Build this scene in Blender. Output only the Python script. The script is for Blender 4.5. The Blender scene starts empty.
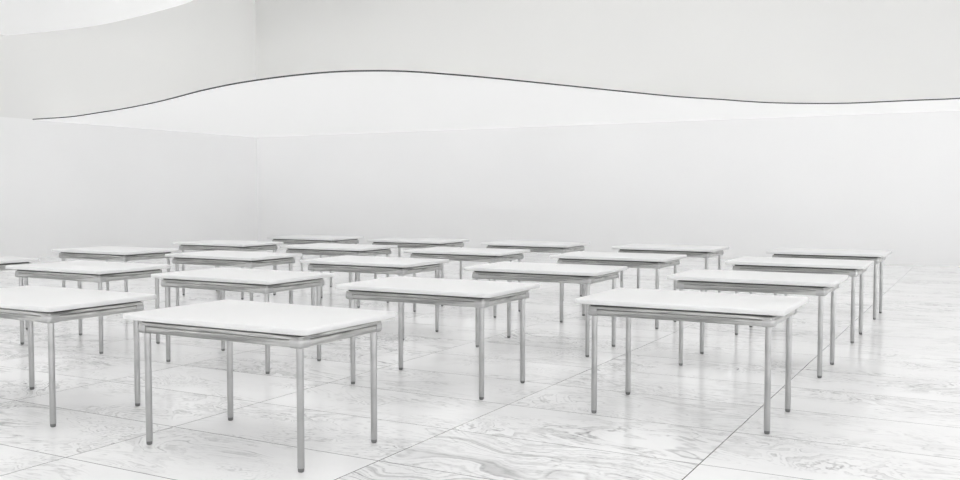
import bpy, bmesh, math
from mathutils import Vector, Matrix

col = bpy.context.scene.collection
D = bpy.data

# ------------------------------------------------------------------ materials
def new_mat(name):
    m = D.materials.new(name); m.use_nodes = True
    nt = m.node_tree
    return m, nt, nt.nodes['Principled BSDF']

def paint(name, rgb, rough=0.9, spec=0.2):
    m, nt, b = new_mat(name)
    b.inputs['Roughness'].default_value = rough
    b.inputs['Specular IOR Level'].default_value = spec
    n = nt.nodes.new('ShaderNodeTexNoise'); n.inputs['Scale'].default_value = 0.35
    n.inputs['Detail'].default_value = 3
    tc = nt.nodes.new('ShaderNodeNewGeometry')
    nt.links.new(tc.outputs['Position'], n.inputs['Vector'])
    r = nt.nodes.new('ShaderNodeMapRange')
    r.inputs['From Min'].default_value = .3; r.inputs['From Max'].default_value = .7
    r.inputs['To Min'].default_value = .99; r.inputs['To Max'].default_value = 1.01
    nt.links.new(n.outputs['Fac'], r.inputs['Value'])
    mx = nt.nodes.new('ShaderNodeVectorMath'); mx.operation = 'SCALE'
    mx.inputs[0].default_value = rgb
    nt.links.new(r.outputs[0], mx.inputs['Scale'])
    nt.links.new(mx.outputs[0], b.inputs['Base Color'])
    return m

M_WALL = paint('white_wall_paint', (.91, .91, .91))
# walls: warm tint above the low ceiling, also darkened in colour to offset brighter light
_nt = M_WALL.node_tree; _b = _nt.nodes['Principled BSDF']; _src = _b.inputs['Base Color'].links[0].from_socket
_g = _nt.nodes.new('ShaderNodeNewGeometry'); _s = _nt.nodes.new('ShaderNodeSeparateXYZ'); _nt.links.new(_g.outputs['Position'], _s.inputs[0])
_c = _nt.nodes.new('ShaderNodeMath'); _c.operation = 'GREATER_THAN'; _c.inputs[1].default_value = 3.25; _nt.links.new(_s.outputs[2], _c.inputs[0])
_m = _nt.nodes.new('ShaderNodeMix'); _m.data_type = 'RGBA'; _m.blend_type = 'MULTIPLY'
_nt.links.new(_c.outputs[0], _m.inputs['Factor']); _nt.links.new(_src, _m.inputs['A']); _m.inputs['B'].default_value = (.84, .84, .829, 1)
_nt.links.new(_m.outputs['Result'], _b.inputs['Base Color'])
M_WALL_SIDE = M_WALL.copy(); M_WALL_SIDE.name = 'white_side_wall_paint'
[n for n in M_WALL_SIDE.node_tree.nodes if n.type == 'MIX'][0].inputs['B'].default_value = (.92, .92, .91, 1)  # left wall gets a weaker painted dimming above the low ceiling
M_CEIL = paint('white_ceiling_glow', (.92, .92, .92))
M_ROOF = paint("hall_ceiling_paint", (.96, .96, .96))
# glow added to the two curved ceiling panels to brighten their undersides
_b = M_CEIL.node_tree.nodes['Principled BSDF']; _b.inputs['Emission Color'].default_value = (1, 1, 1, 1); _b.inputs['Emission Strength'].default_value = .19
M_CEIL2 = M_CEIL.copy(); M_CEIL2.name = 'upper_ceiling_glow'; M_CEIL2.node_tree.nodes['Principled BSDF'].inputs['Emission Strength'].default_value = .09
M_TOP = paint('white_laminate', (.79, .79, .79), .45, .3)

def metal(name, lo, hi, rough, metallic=1.0, streak=(1.2, 1.2, 30)):
    m, nt, b = new_mat(name)
    b.inputs['Metallic'].default_value = metallic
    b.inputs['Roughness'].default_value = rough
    tc = nt.nodes.new('ShaderNodeTexCoord')
    mp = nt.nodes.new('ShaderNodeMapping'); mp.inputs['Scale'].default_value = streak
    n = nt.nodes.new('ShaderNodeTexNoise'); n.inputs['Scale'].default_value = 1.6
    n.inputs['Detail'].default_value = 5; n.inputs['Distortion'].default_value = .8
    nt.links.new(tc.outputs['Object'], mp.inputs['Vector'])
    nt.links.new(mp.outputs[0], n.inputs['Vector'])
    cr = nt.nodes.new('ShaderNodeValToRGB')
    cr.color_ramp.elements[0].position = .36; cr.color_ramp.elements[0].color = (*lo, 1)
    cr.color_ramp.elements[1].position = .60; cr.color_ramp.elements[1].color = (*hi, 1)
    nt.links.new(n.outputs['Fac'], cr.inputs['Fac'])
    nt.links.new(cr.outputs['Color'], b.inputs['Base Color'])
    return m

M_APRON = metal('brushed_grey_rail', (.30, .30, .295), (.62, .62, .61), .28)
M_GROOVE = paint('dark_channel_shade', (.10, .10, .10), .7)  # dark colour paints in the shadow of the gap under the top
M_LEG = metal('satin_grey_steel', (.41, .41, .41), (.48, .48, .48), .33, 1.0, (1, 1, 3))
M_CONN = metal('cast_grey_connector', (.40, .40, .40), (.56, .56, .56), .34)
M_FOOT = metal('dark_grey_foot', (.16, .16, .16), (.22, .22, .22), .5, .3)
M_TRIM = paint('dark_edge_trim', (.075, .075, .075), .6, .2)

# polished marble slabs 1.60 x 0.805 m
TX, TY, OX, OY = 1.604, .805, -1.395, 3.48
def marble():
    m, nt, b = new_mat('white_marble_slabs')
    N = nt.nodes.new; L = nt.links.new
    geo = N('ShaderNodeNewGeometry')
    sep = N('ShaderNodeSeparateXYZ'); L(geo.outputs['Position'], sep.inputs[0])
    def mth(op, a, c=None, d=None):
        n = N('ShaderNodeMath'); n.operation = op
        for i, v in enumerate((a, c, d)):
            if v is None: continue
            if isinstance(v, (int, float)): n.inputs[i].default_value = v
            else: L(v, n.inputs[i])
        return n.outputs[0]
    def sstep(v, a, c, to0=0., to1=1.):
        n = N('ShaderNodeMapRange'); n.interpolation_type = 'SMOOTHSTEP'
        n.inputs['From Min'].default_value = a; n.inputs['From Max'].default_value = c
        n.inputs['To Min'].default_value = to0; n.inputs['To Max'].default_value = to1
        L(v, n.inputs['Value']); return n.outputs[0]
    X, Y = sep.outputs[0], sep.outputs[1]
    u = mth('DIVIDE', mth('SUBTRACT', X, OX), TX)
    v = mth('DIVIDE', mth('SUBTRACT', Y, OY), TY)
    iu, iv = mth('FLOOR', u), mth('FLOOR', v)
    fu, fv = mth('FRACT', u), mth('FRACT', v)
    # distance to the nearest joint in metres
    du = mth('MULTIPLY', mth('SUBTRACT', .5, mth('ABSOLUTE', mth('SUBTRACT', fu, .5))), TX)
    dv = mth('MULTIPLY', mth('SUBTRACT', .5, mth('ABSOLUTE', mth('SUBTRACT', fv, .5))), TY)
    gu = mth('LESS_THAN', du, .0034)
    gv = mth('LESS_THAN', dv, .0034)
    idv = N('ShaderNodeCombineXYZ'); L(iu, idv.inputs[0]); L(iv, idv.inputs[1])
    wn = N('ShaderNodeTexWhiteNoise'); wn.noise_dimensions = '3D'; L(idv.outputs[0], wn.inputs['Vector'])
    # each slab is cut from another place of the block
    off = N('ShaderNodeVectorMath'); off.operation = 'SCALE'; off.inputs['Scale'].default_value = 37.
    L(wn.outputs['Color'], off.inputs[0])
    pos = N('ShaderNodeVectorMath'); pos.operation = 'ADD'
    L(geo.outputs['Position'], pos.inputs[0]); L(off.outputs[0], pos.inputs[1])
    mp = N('ShaderNodeMapping'); L(pos.outputs[0], mp.inputs['Vector'])
    mp.inputs['Scale'].default_value = (.85, 1.45, 1.)
    mp.inputs['Rotation'].default_value = (0, 0, .10)
    def noise(vec, scale, detail=3., rough=.5, dist=0.):
        n = N('ShaderNodeTexNoise'); n.inputs['Scale'].default_value = scale
        n.inputs['Detail'].default_value = detail; n.inputs['Roughness'].default_value = rough
        n.inputs['Distortion'].default_value = dist
        L(vec, n.inputs['Vector']); return n.outputs['Fac']
    P = mp.outputs[0]
    field = noise(P, 1.05, 5., .50, .8)
    def saw(f, k, w):
        """layered veins: a crisp edge that fades away to one side"""
        t = mth('FRACT', mth('MULTIPLY', f, k))
        return mth('MULTIPLY', sstep(t, 0., w, 1., 0.), sstep(t, 0., .03, 0., 1.))
    def thin(f, k, w):
        t = mth('FRACT', mth('MULTIPLY', f, k))
        return sstep(mth('ABSOLUTE', mth('SUBTRACT', t, .5)), 0., w, 1., 0.)
    rag = sstep(noise(P, 7., 6., .7), .34, .62)
    rag2 = sstep(noise(P, 22., 4., .7), .30, .66)
    mask = sstep(noise(P, .75, 2., .5), .42, .58)
    mask2 = sstep(noise(P, 1.5, 3., .6, .4), .44, .62)
    tile = sstep(wn.outputs['Value'], .1, .9, .65, 1.1)
    def slab(a, c, s):
        return mth('MULTIPLY', mth('MULTIPLY', mth('COMPARE', iu, a, .1), mth('COMPARE', iv, c, .1)), s)
    # the strongly banded slabs near the front
    strong = mth('ADD', mth('ADD', slab(-1, 0, 1.), slab(-1, 1, .45)), mth('ADD', slab(-1, -1, 1.), slab(-1, -2, 1.)))
    weak = mth('SUBTRACT', 1., mth('MULTIPLY', strong, .8))
    v1 = mth('MULTIPLY', mth('ADD', mth('MULTIPLY', saw(field, 8., .5), .42), mth('MULTIPLY', thin(field, 8., .10), .50)), mth('MULTIPLY', mask, rag))
    v2 = mth('MULTIPLY', mth('MULTIPLY', thin(field, 33., .30), .52), mth('MULTIPLY', mask2, rag2))
    v3 = mth('MULTIPLY', mth('MULTIPLY', sstep(noise(P, 3.2, 7., .72, 1.2), .57, .68), .55), mth('MULTIPLY', mask, rag2))
    veins = mth('MULTIPLY', mth('MULTIPLY', mth('ADD', mth('ADD', v1, v2), v3), tile), weak)
    # banded slabs share one continuous run of the block: long layers swept along the slab
    mb = N('ShaderNodeMapping'); L(geo.outputs['Position'], mb.inputs['Vector'])
    mb.inputs['Location'].default_value = (3.1, .7, 0.); mb.inputs['Scale'].default_value = (.75, 1.0, 1.)
    wl = noise(mb.outputs[0], .9, 3., .45, .2)
    ws = noise(mb.outputs[0], 5., 5., .6, .5)
    fb = mth('ADD', mth('ADD', mth('MULTIPLY', Y, .95), mth('MULTIPLY', X, .05)), mth('ADD', mth('MULTIPLY', wl, 1.5), mth('MULTIPLY', ws, .10)))
    pick = sstep(noise(mb.outputs[0], 1.6, 2., .5), .38, .58, .12, 1.)
    bands = mth('ADD', mth('MULTIPLY', mth('MULTIPLY', saw(fb, 3.1, .42), .95), pick),
                mth('ADD', mth('MULTIPLY', thin(fb, 9.3, .16), .46), mth('MULTIPLY', mth('MULTIPLY', thin(fb, 31., .34), .48), rag2)))
    veins = mth('ADD', veins, mth('MULTIPLY', bands, strong))
    cloud = sstep(noise(P, 2.2, 5., .6), .40, .75, 0., .06)
    veins = mth('MINIMUM', mth('ADD', veins, cloud), .85)
    mixc = N('ShaderNodeMix'); mixc.data_type = 'RGBA'
    L(veins, mixc.inputs['Factor'])
    mixc.inputs['A'].default_value = (.92, .92, .92, 1); mixc.inputs['B'].default_value = (.22, .22, .225, 1)
    g = N('ShaderNodeMix'); g.data_type = 'RGBA'
    L(mth('MAXIMUM', gu, mth('MULTIPLY', gv, .9)), g.inputs['Factor'])
    L(mixc.outputs['Result'], g.inputs['A']); g.inputs['B'].default_value = (.10, .10, .10, 1)
    L(g.outputs['Result'], b.inputs['Base Color'])
    b.inputs['Roughness'].default_value = .16
    b.inputs['Specular IOR Level'].default_value = .42
    return m
M_FLOOR = marble()

# ------------------------------------------------------------------ mesh helpers
def link(name, me, parent=None, mat=None, smooth=False):
    o = D.objects.new(name, me); col.objects.link(o)
    if parent: o.parent = parent
    if mat: me.materials.append(mat)
    if smooth:
        for p in me.polygons: p.use_smooth = True
    return o

def rrect(hx, hy, r, n=8):
    P = []
    for cx, cy, a0 in ((hx-r, -hy+r, -90), (hx-r, hy-r, 0), (-hx+r, hy-r, 90), (-hx+r, -hy+r, 180)):
        for i in range(n+1):
            a = math.radians(a0 + 90*i/n)
            P.append((cx + r*math.cos(a), cy + r*math.sin(a)))
    return P

def loft(name, rings, closed_ends=True, ring_loop=False):
    """rings: list of [(x,y,z),...] with the same count, joined into one skin"""
    bm = bmesh.new(); R = []
    for ring in rings: R.append([bm.verts.new(p) for p in ring])
    n = len(R[0]); pairs = list(zip(R[:-1], R[1:]))
    if ring_loop: pairs.append((R[-1], R[0]))
    for a, c in pairs:
        for i in range(n):
            j = (i+1) % n
            bm.faces.new((a[i], a[j], c[j], c[i]))
    if closed_ends and not ring_loop:
        bm.faces.new(list(reversed(R[0]))); bm.faces.new(R[-1])
    bmesh.ops.recalc_face_normals(bm, faces=bm.faces)
    me = D.meshes.new(name); bm.to_mesh(me); bm.free()
    return me

def rr3(hx, hy, r, z, n=8): return [(x, y, z) for x, y in rrect(hx, hy, r, n)]

def auto_smooth(me, deg=35):
    for p in me.polygons: p.use_smooth = True
    bm = bmesh.new(); bm.from_mesh(me)
    for e in bm.edges:
        if len(e.link_faces) == 2 and e.calc_face_angle() > math.radians(deg): e.smooth = False
    bm.to_mesh(me); bm.free()

def prism(name, pts, z0, z1):
    bm = bmesh.new()
    a = [bm.verts.new((x, y, z0)) for x, y in pts]; b = [bm.verts.new((x, y, z1)) for x, y in pts]
    n = len(pts)
    for i in range(n):
        j = (i+1) % n; bm.faces.new((a[i], a[j], b[j], b[i]))
    f0 = bm.faces.new(list(reversed(a))); f1 = bm.faces.new(b)
    bmesh.ops.triangulate(bm, faces=[f0, f1])
    bmesh.ops.recalc_face_normals(bm, faces=bm.faces)
    me = D.meshes.new(name); bm.to_mesh(me); bm.free(); return me

def box(name, x0, x1, y0, y1, z0, z1):
    return prism(name, [(x0, y0), (x1, y0), (x1, y1), (x0, y1)], z0, z1)

def slab_strip(name, edge, y_other, z0, z1):
    """slab between a curved edge (x rising) and the line y = y_other, as a row of quads"""
    bm = bmesh.new(); R = []
    for x, y in edge:
        R.append([bm.verts.new(v) for v in ((x, y, z0), (x, y_other, z0), (x, y_other, z1), (x, y, z1))])
    for a, b in zip(R[:-1], R[1:]):
        for i in range(4):
            j = (i+1) % 4; bm.faces.new((a[i], a[j], b[j], b[i]))
    bm.faces.new(R[0]); bm.faces.new(R[-1])
    bmesh.ops.recalc_face_normals(bm, faces=bm.faces)
    me = D.meshes.new(name); bm.to_mesh(me); bm.free(); return me

def struct(o, label, cat):
    o['kind'] = 'structure'; o['label'] = label; o['category'] = cat; return o

# ------------------------------------------------------------------ the room
XL, YB, XR, YF = -19.7, 21.8, 15.0, -12.0
WH = 9.2
struct(link('floor', box('floor', XL-.3, XR, YF, YB+.3, -.12, 0), mat=M_FLOOR),
       'polished white marble floor with grey veins and thin dark joints', 'floor')
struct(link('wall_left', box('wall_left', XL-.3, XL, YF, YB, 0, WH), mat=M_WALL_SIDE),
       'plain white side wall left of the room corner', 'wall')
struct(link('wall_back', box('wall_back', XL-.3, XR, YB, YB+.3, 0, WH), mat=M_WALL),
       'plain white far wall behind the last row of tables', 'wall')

def spline(pts, n=10):
    out = []
    P = [pts[0]] + list(pts) + [pts[-1]]
    for i in range(1, len(P)-2):
        p0, p1, p2, p3 = [Vector(q) for q in P[i-1:i+3]]
        for k in range(n):
            t = k/n
            out.append(tuple(.5*((2*p1) + (p2-p0)*t + (2*p0-5*p1+4*p2-p3)*t*t + (-p0+3*p1-3*p2+p3)*t**3)))
    out.append(tuple(pts[-1])); return out

ZC = 3.24
WAVE = [(XL, 14.22), (-18.33, 14.17), (-16.81, 13.73), (-15.83, 13.43), (-14.81, 13.05), (-13.79, 12.63), (-12.76, 12.15), (-11.84, 11.71), (-11.07, 11.39), (-10.41, 11.15), (-9.74, 10.97), (-9.14, 10.85), (-8.64, 10.8), (-8.2, 10.82), (-7.85, 10.93), (-7.54, 11.1), (-7.28, 11.36), (-7.07, 11.7), (-6.74, 12.31), (-6.35, 13.22), (-5.94, 14.23), (-5.48, 15.36), (-4.96, 16.52), (-4.44, 17.31), (-4.12, 17.88), (-3.76, 18.38), (-3.28, 18.8), (-2.74, 19.11), (-2.31, 19.22), (-1.64, 19.21), (-1.22, 19.2), (-0.56, 19.21), (1.2, 18.7), (3.2, 17.9), (6., 17.2), (9., 17.0), (12., 17.6), (XR, 18.2)]
wave = spline(WAVE, 5)
TH = .022
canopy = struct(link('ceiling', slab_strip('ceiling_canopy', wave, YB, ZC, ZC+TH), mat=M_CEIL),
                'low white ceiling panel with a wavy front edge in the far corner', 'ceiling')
def ribbon(name, pts, z0, z1, w):
    """thin strip of width w standing on the near side of the edge"""
    outer = []
    for i, p in enumerate(pts):
        a = Vector(pts[max(i-1, 0)]); b = Vector(pts[min(i+1, len(pts)-1)])
        t = (b-a).normalized(); outer.append((p[0]+t.y*w, p[1]-t.x*w))
    bm = bmesh.new(); R = []
    for p, q in zip(pts, outer):
        R.append([bm.verts.new(v) for v in ((p[0], p[1], z0), (q[0], q[1], z0), (q[0], q[1], z1), (p[0], p[1], z1))])
    for a, b in zip(R[:-1], R[1:]):
        for i in range(4):
            j = (i+1) % 4; bm.faces.new((a[i], a[j], b[j], b[i]))
    bm.faces.new(R[0]); bm.faces.new(R[-1])
    bmesh.ops.recalc_face_normals(bm, faces=bm.faces)
    me = D.meshes.new(name); bm.to_mesh(me); bm.free(); return me
struct(link('trim_1', ribbon('edge_trim', wave, ZC, ZC+TH, .012), mat=M_TRIM),
       'thin dark line of trim along the wavy edge of the low ceiling', 'trim')

ZU = 5.10
UP = [(XL, 13.60), (-18.38, 13.73), (-16.74, 13.72), (-14.8, 13.33), (-13.04, 12.80), (-12.2, 12.0), (-11.6, 10.6), (-11.3, 8.5), (-11.2, 5.), (-11.15, 0.)]
up = spline(UP, 8)
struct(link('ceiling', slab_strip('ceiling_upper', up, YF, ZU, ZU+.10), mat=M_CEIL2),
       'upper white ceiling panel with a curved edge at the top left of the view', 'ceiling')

struct(link('ceiling', box('ceiling_roof', XL-.3, XR, YF, YB+.3, WH, WH+.2), mat=M_ROOF),
       'unseen high white ceiling of the hall, added to block overhead light', 'ceiling')  # out of view, added to keep light from falling in overhead

# unseen walls behind and right of the camera, added so light enters only low
HO, HR = 2.5, .85
struct(link('wall_front', box('wall_front', XL-.3, XR, YF-.3, YF, HO, WH+.2), mat=M_ROOF),
       'unseen white wall added above a low light opening at the front of the hall', 'wall')
struct(link('wall_right', box('wall_right', XR, XR+.3, YF-.3, YB+.3, HR, WH+.2), mat=M_ROOF),
       'unseen white wall added above a low light opening on the right side of the hall', 'wall')

# ------------------------------------------------------------------ one table
LX, LY = .580, .341            # leg centres
AX, AY, AR = .621, .383, .024  # rail outline
HTX, HTY, TR = .694, .441, .034  # top outline
ZT0, ZT1 = .760, .793
ZA0, ZA1 = .679, .759

def top_mesh():
    e = .007
    rings = [rr3(HTX-e*.6, HTY-e*.6, TR-e*.6, ZT0), rr3(HTX, HTY, TR, ZT0+e*.6), rr3(HTX, HTY, TR, ZT1-e),
             rr3(HTX-e*.3, HTY-e*.3, TR-e*.3, ZT1-e*.3), rr3(HTX-e, HTY-e, TR-e, ZT1)]
    me = loft('table_top', rings); auto_smooth(me, 50); return me

def rail_mesh():
    # outward offset and height of the rail's section, top to bottom, then back up the inside
    sec = [(-.018, ZA1), (-.018, .7430), (-.002, .7420), (0, .7405), (0, .7245), (-.0015, .7230), (-.0050, .7218), (-.0050, .7202),
           (-.0015, .7192), (.001, .7165), (.0025, .710), (.0025, .699), (.0005, .690), (-.003, .684), (-.007, .6805), (-.012, ZA0),
           (-.0225, ZA0), (-.0225, ZA1)]
    rings = [rr3(AX+o, AY+o, AR+o, z) for o, z in sec]
    me = loft('table_rail', rings, False, True)
    me.materials.append(M_APRON); me.materials.append(M_GROOVE)
    for p in me.polygons:
        z = p.center.z
        ax, ay = abs(p.center.x), abs(p.center.y)
        if z > .7425 or .7200 < z < .7220: p.material_index = 1  # gap under the top and thin crease coloured dark
    auto_smooth(me, 40)
    return me

def connector_mesh(sx, sy):
    # rounded corner shell that hugs the lower rail
    n = 8; ext = .050
    def ring(o, z):
        r = AR+o; cx, cy = AX-AR, AY-AR; P = []
        P.append((cx-ext, cy+r)) ; 
        for i in range(n+1):
            a = math.radians(90 - 90*i/n); P.append((cx+r*math.cos(a), cy+r*math.sin(a)))
        P.append((cx+r, cy-ext))
        return P
    sec = [(-.004, .7260), (.003, .7250), (.0045, .7215), (.0050, .708), (.0045, .694), (.001, .684), (-.006, .6775), (-.016, .6765), (-.0215, .6800), (-.0215, .7240)]
    bm = bmesh.new(); R = []
    for o, z in sec: R.append([bm.verts.new((sx*x, sy*y, z)) for x, y in ring(o, z)])
    m = len(R[0])
    for k in range(len(R)):
        a, c = R[k], R[(k+1) % len(R)]
        for i in range(m-1): bm.faces.new((a[i], a[i+1], c[i+1], c[i]))
    bm.faces.new([r[0] for r in R]); bm.faces.new([r[-1] for r in R])
    bmesh.ops.recalc_face_normals(bm, faces=bm.faces)
    me = D.meshes.new('corner_connector'); bm.to_mesh(me); bm.free(); auto_smooth(me, 40); return me

def tube_mesh(name, sec, n=28):
    rings = [[(r*math.cos(2*math.pi*i/n), r*math.sin(2*math.pi*i/n), z) for i in range(n)] for r, z in sec]
    me = loft(name, rings); auto_smooth(me, 40); return me

me_top = top_mesh(); me_rail = rail_mesh()
me_leg = tube_mesh('leg', [(.0195, .022), (.0195, .700), (.0185, .7245)])
me_foot = tube_mesh('foot_cap', [(.0135, 0.), (.0165, .003), (.0175, .010), (.0175, .022)])
me_conn = {(sx, sy): connector_mesh(sx, sy) for sx in (-1, 1) for sy in (-1, 1)}
me_top.materials.append(M_TOP); me_leg.materials.append(M_LEG); me_foot.materials.append(M_FOOT)
for me in me_conn.values(): me.materials.append(M_CONN)

def make_table():
    t = D.objects.new('table', None); t.empty_display_size = .2; col.objects.link(t)
    link('table_top', me_top, t)
    link('rail', me_rail, t)
    for (sx, sy), me in me_conn.items():
        link('corner_connector', me, t)
    for sx in (-1, 1):
        for sy in (-1, 1):
            l = link('leg', me_leg, t); l.location = (sx*LX, sy*LY, 0)
            f = link('foot_cap', me_foot, l)
            f['label'] = 'dark grey foot cap'
    return t

def kids(o): return [c for c in D.objects if c.parent == o]
def dup(root):
    r = root.copy(); col.objects.link(r)
    for ch in kids(root):
        c = ch.copy(); col.objects.link(c); c.parent = r
        for g in kids(ch):
            d = g.copy(); col.objects.link(d); d.parent = c
    return r

# leg positions of the grid measured from the photograph's floor: column 0 is the right-hand column
X0, Y0, SX, SY, LW = -1.2009, 3.9019, 2.0404, 2.0400, 1.1596
labels = {
 (1,0): 'largest white table, nearest in the foreground, all four legs in view',
 (2,0): 'front row white table cut off by the left edge of the view',
 (0,1): 'front white table of the right-hand column, slim grey legs beside a dark floor joint',
 (1,1): 'white table in the middle of the view, directly behind the largest foreground table',
 (2,1): "middle white table of the second row, just behind the largest table's left half",
 (3,1): 'second row white table, second from the left, seen just above the cut-off front table',
 (4,1): 'second row white table showing only its right end at the left edge',
 (0,2): 'second white table from the front in the right-hand column',
 (1,2): 'third row white table, second from the right in its row',
 (2,2): 'middle white table of the third row',
 (3,2): 'white table second from the left in the third row',
 (4,2): 'leftmost white table of the third row, in front of the left wall',
 (0,3): 'third white table from the front in the right-hand column',
 (1,3): 'fourth row white table, second from the right, short legs seen above the third row',
 (2,3): 'middle white table of the fourth row',
 (3,3): 'fourth row white table, second from the left, partly hidden behind the third row',
 (4,3): 'leftmost white table of the fourth row, just below the room corner',
 (0,4): 'rearmost white table of the right-hand column, close to the far wall',
 (1,4): 'back row white table, second from the right',
 (2,4): 'middle white table of the back row by the far wall',
 (3,4): 'back row white table, second from the left, right of the room corner',
 (4,4): 'smallest and leftmost white table of the back row, just right of the room corner',
}
proto = make_table(); first = True
for (c, r), lab in labels.items():
    t = proto if first else dup(proto); first = False
    t.location = (X0 - c*SX - LW/2 - .004, Y0 + r*SY + .341 + .007, 0)
    t['label'] = lab; t['category'] = 'table'; t['group'] = 'white tables in straight rows'

# ------------------------------------------------------------------ light: made-up daylight through the low openings, strongest below the horizon
w = D.worlds.new('daylight_fill'); bpy.context.scene.world = w; w.use_nodes = True
nt = w.node_tree; bg = nt.nodes['Background']
GND, POWER = 8., .67
ZEN, HOR, DIR = 0., 0., 3.
tc = nt.nodes.new('ShaderNodeTexCoord')
def wm(op, a, c=None):
    n = nt.nodes.new('ShaderNodeMath'); n.operation = op
    for i, v in enumerate((a, c)):
        if v is None: continue
        if isinstance(v, (int, float)): n.inputs[i].default_value = v
        else: nt.links.new(v, n.inputs[i])
    return n.outputs[0]
sp = nt.nodes.new('ShaderNodeSeparateXYZ'); nt.links.new(tc.outputs['Generated'], sp.inputs[0])
zz = sp.outputs[2]
hz = wm('POWER', 2.718, wm('MULTIPLY', wm('MULTIPLY', zz, zz), -6.))      # band round the horizon, shaping the added side light
dt = nt.nodes.new('ShaderNodeVectorMath'); dt.operation = 'DOT_PRODUCT'
nt.links.new(tc.outputs['Generated'], dt.inputs[0]); dt.inputs[1].default_value = (.98, -.20, .0)
sd = wm('MAXIMUM', dt.outputs['Value'], 0.)                                # extra brightness added from the right
st = wm('ADD', wm('ADD', ZEN, wm('MULTIPLY', hz, HOR)), wm('MULTIPLY', wm('MULTIPLY', sd, hz), DIR))
gr = wm('MULTIPLY', wm('LESS_THAN', zz, 0.), GND)                            # added glow below the horizon, lighting the ceilings from below
nt.links.new(wm('MULTIPLY', wm('ADD', st, gr), POWER), bg.inputs['Strength'])
bg.inputs['Color'].default_value = (1, 1, 1, 1)

# unseen area lights added below the high ceiling to brighten floor and table tops
FILL, SPREAD = .3, 170
for i in range(4):
    for j in range(3):
        ld_ = D.lights.new('added_fill_light', 'AREA'); ld_.shape = 'RECTANGLE'; ld_.size = 5.6; ld_.size_y = 5.2
        ld_.energy = FILL*(.9, .9, 1.2)[j]*5.6*5.2*math.pi; ld_.spread = math.radians(SPREAD)
        lo = D.objects.new('added_fill_light', ld_); col.objects.link(lo); lo.location = (-9.5 + i*6.2, -1.5 + j*5.9, WH-.12)

# ------------------------------------------------------------------ camera
cam = D.cameras.new('camera'); co = D.objects.new('camera', cam); col.objects.link(co)
cam.sensor_width = 36; cam.lens = 36*933.83/960; cam.clip_end = 200
pi_, ya = .0487, -.5011
fw = Vector((math.sin(ya)*math.cos(pi_), math.cos(ya)*math.cos(pi_), -math.sin(pi_)))
rt = Vector((math.cos(ya), -math.sin(ya), 0)); upv = rt.cross(fw)
ro = .0003
r2 = rt*math.cos(ro)+upv*math.sin(ro); u2 = upv*math.cos(ro)-rt*math.sin(ro)
m = Matrix((r2, u2, -fw)).transposed().to_4x4(); m.translation = (0, 0, 1.5)
co.matrix_world = m
sc = bpy.context.scene; sc.camera = co
sc.view_settings.view_transform = 'Standard'; sc.view_settings.look = 'None'
sc.view_settings.gamma = 1; sc.view_settings.use_curve_mapping = False
EXPO = 0.07
sc.view_settings.exposure = EXPO
sc.cycles.max_bounces = 16; sc.cycles.diffuse_bounces = 16
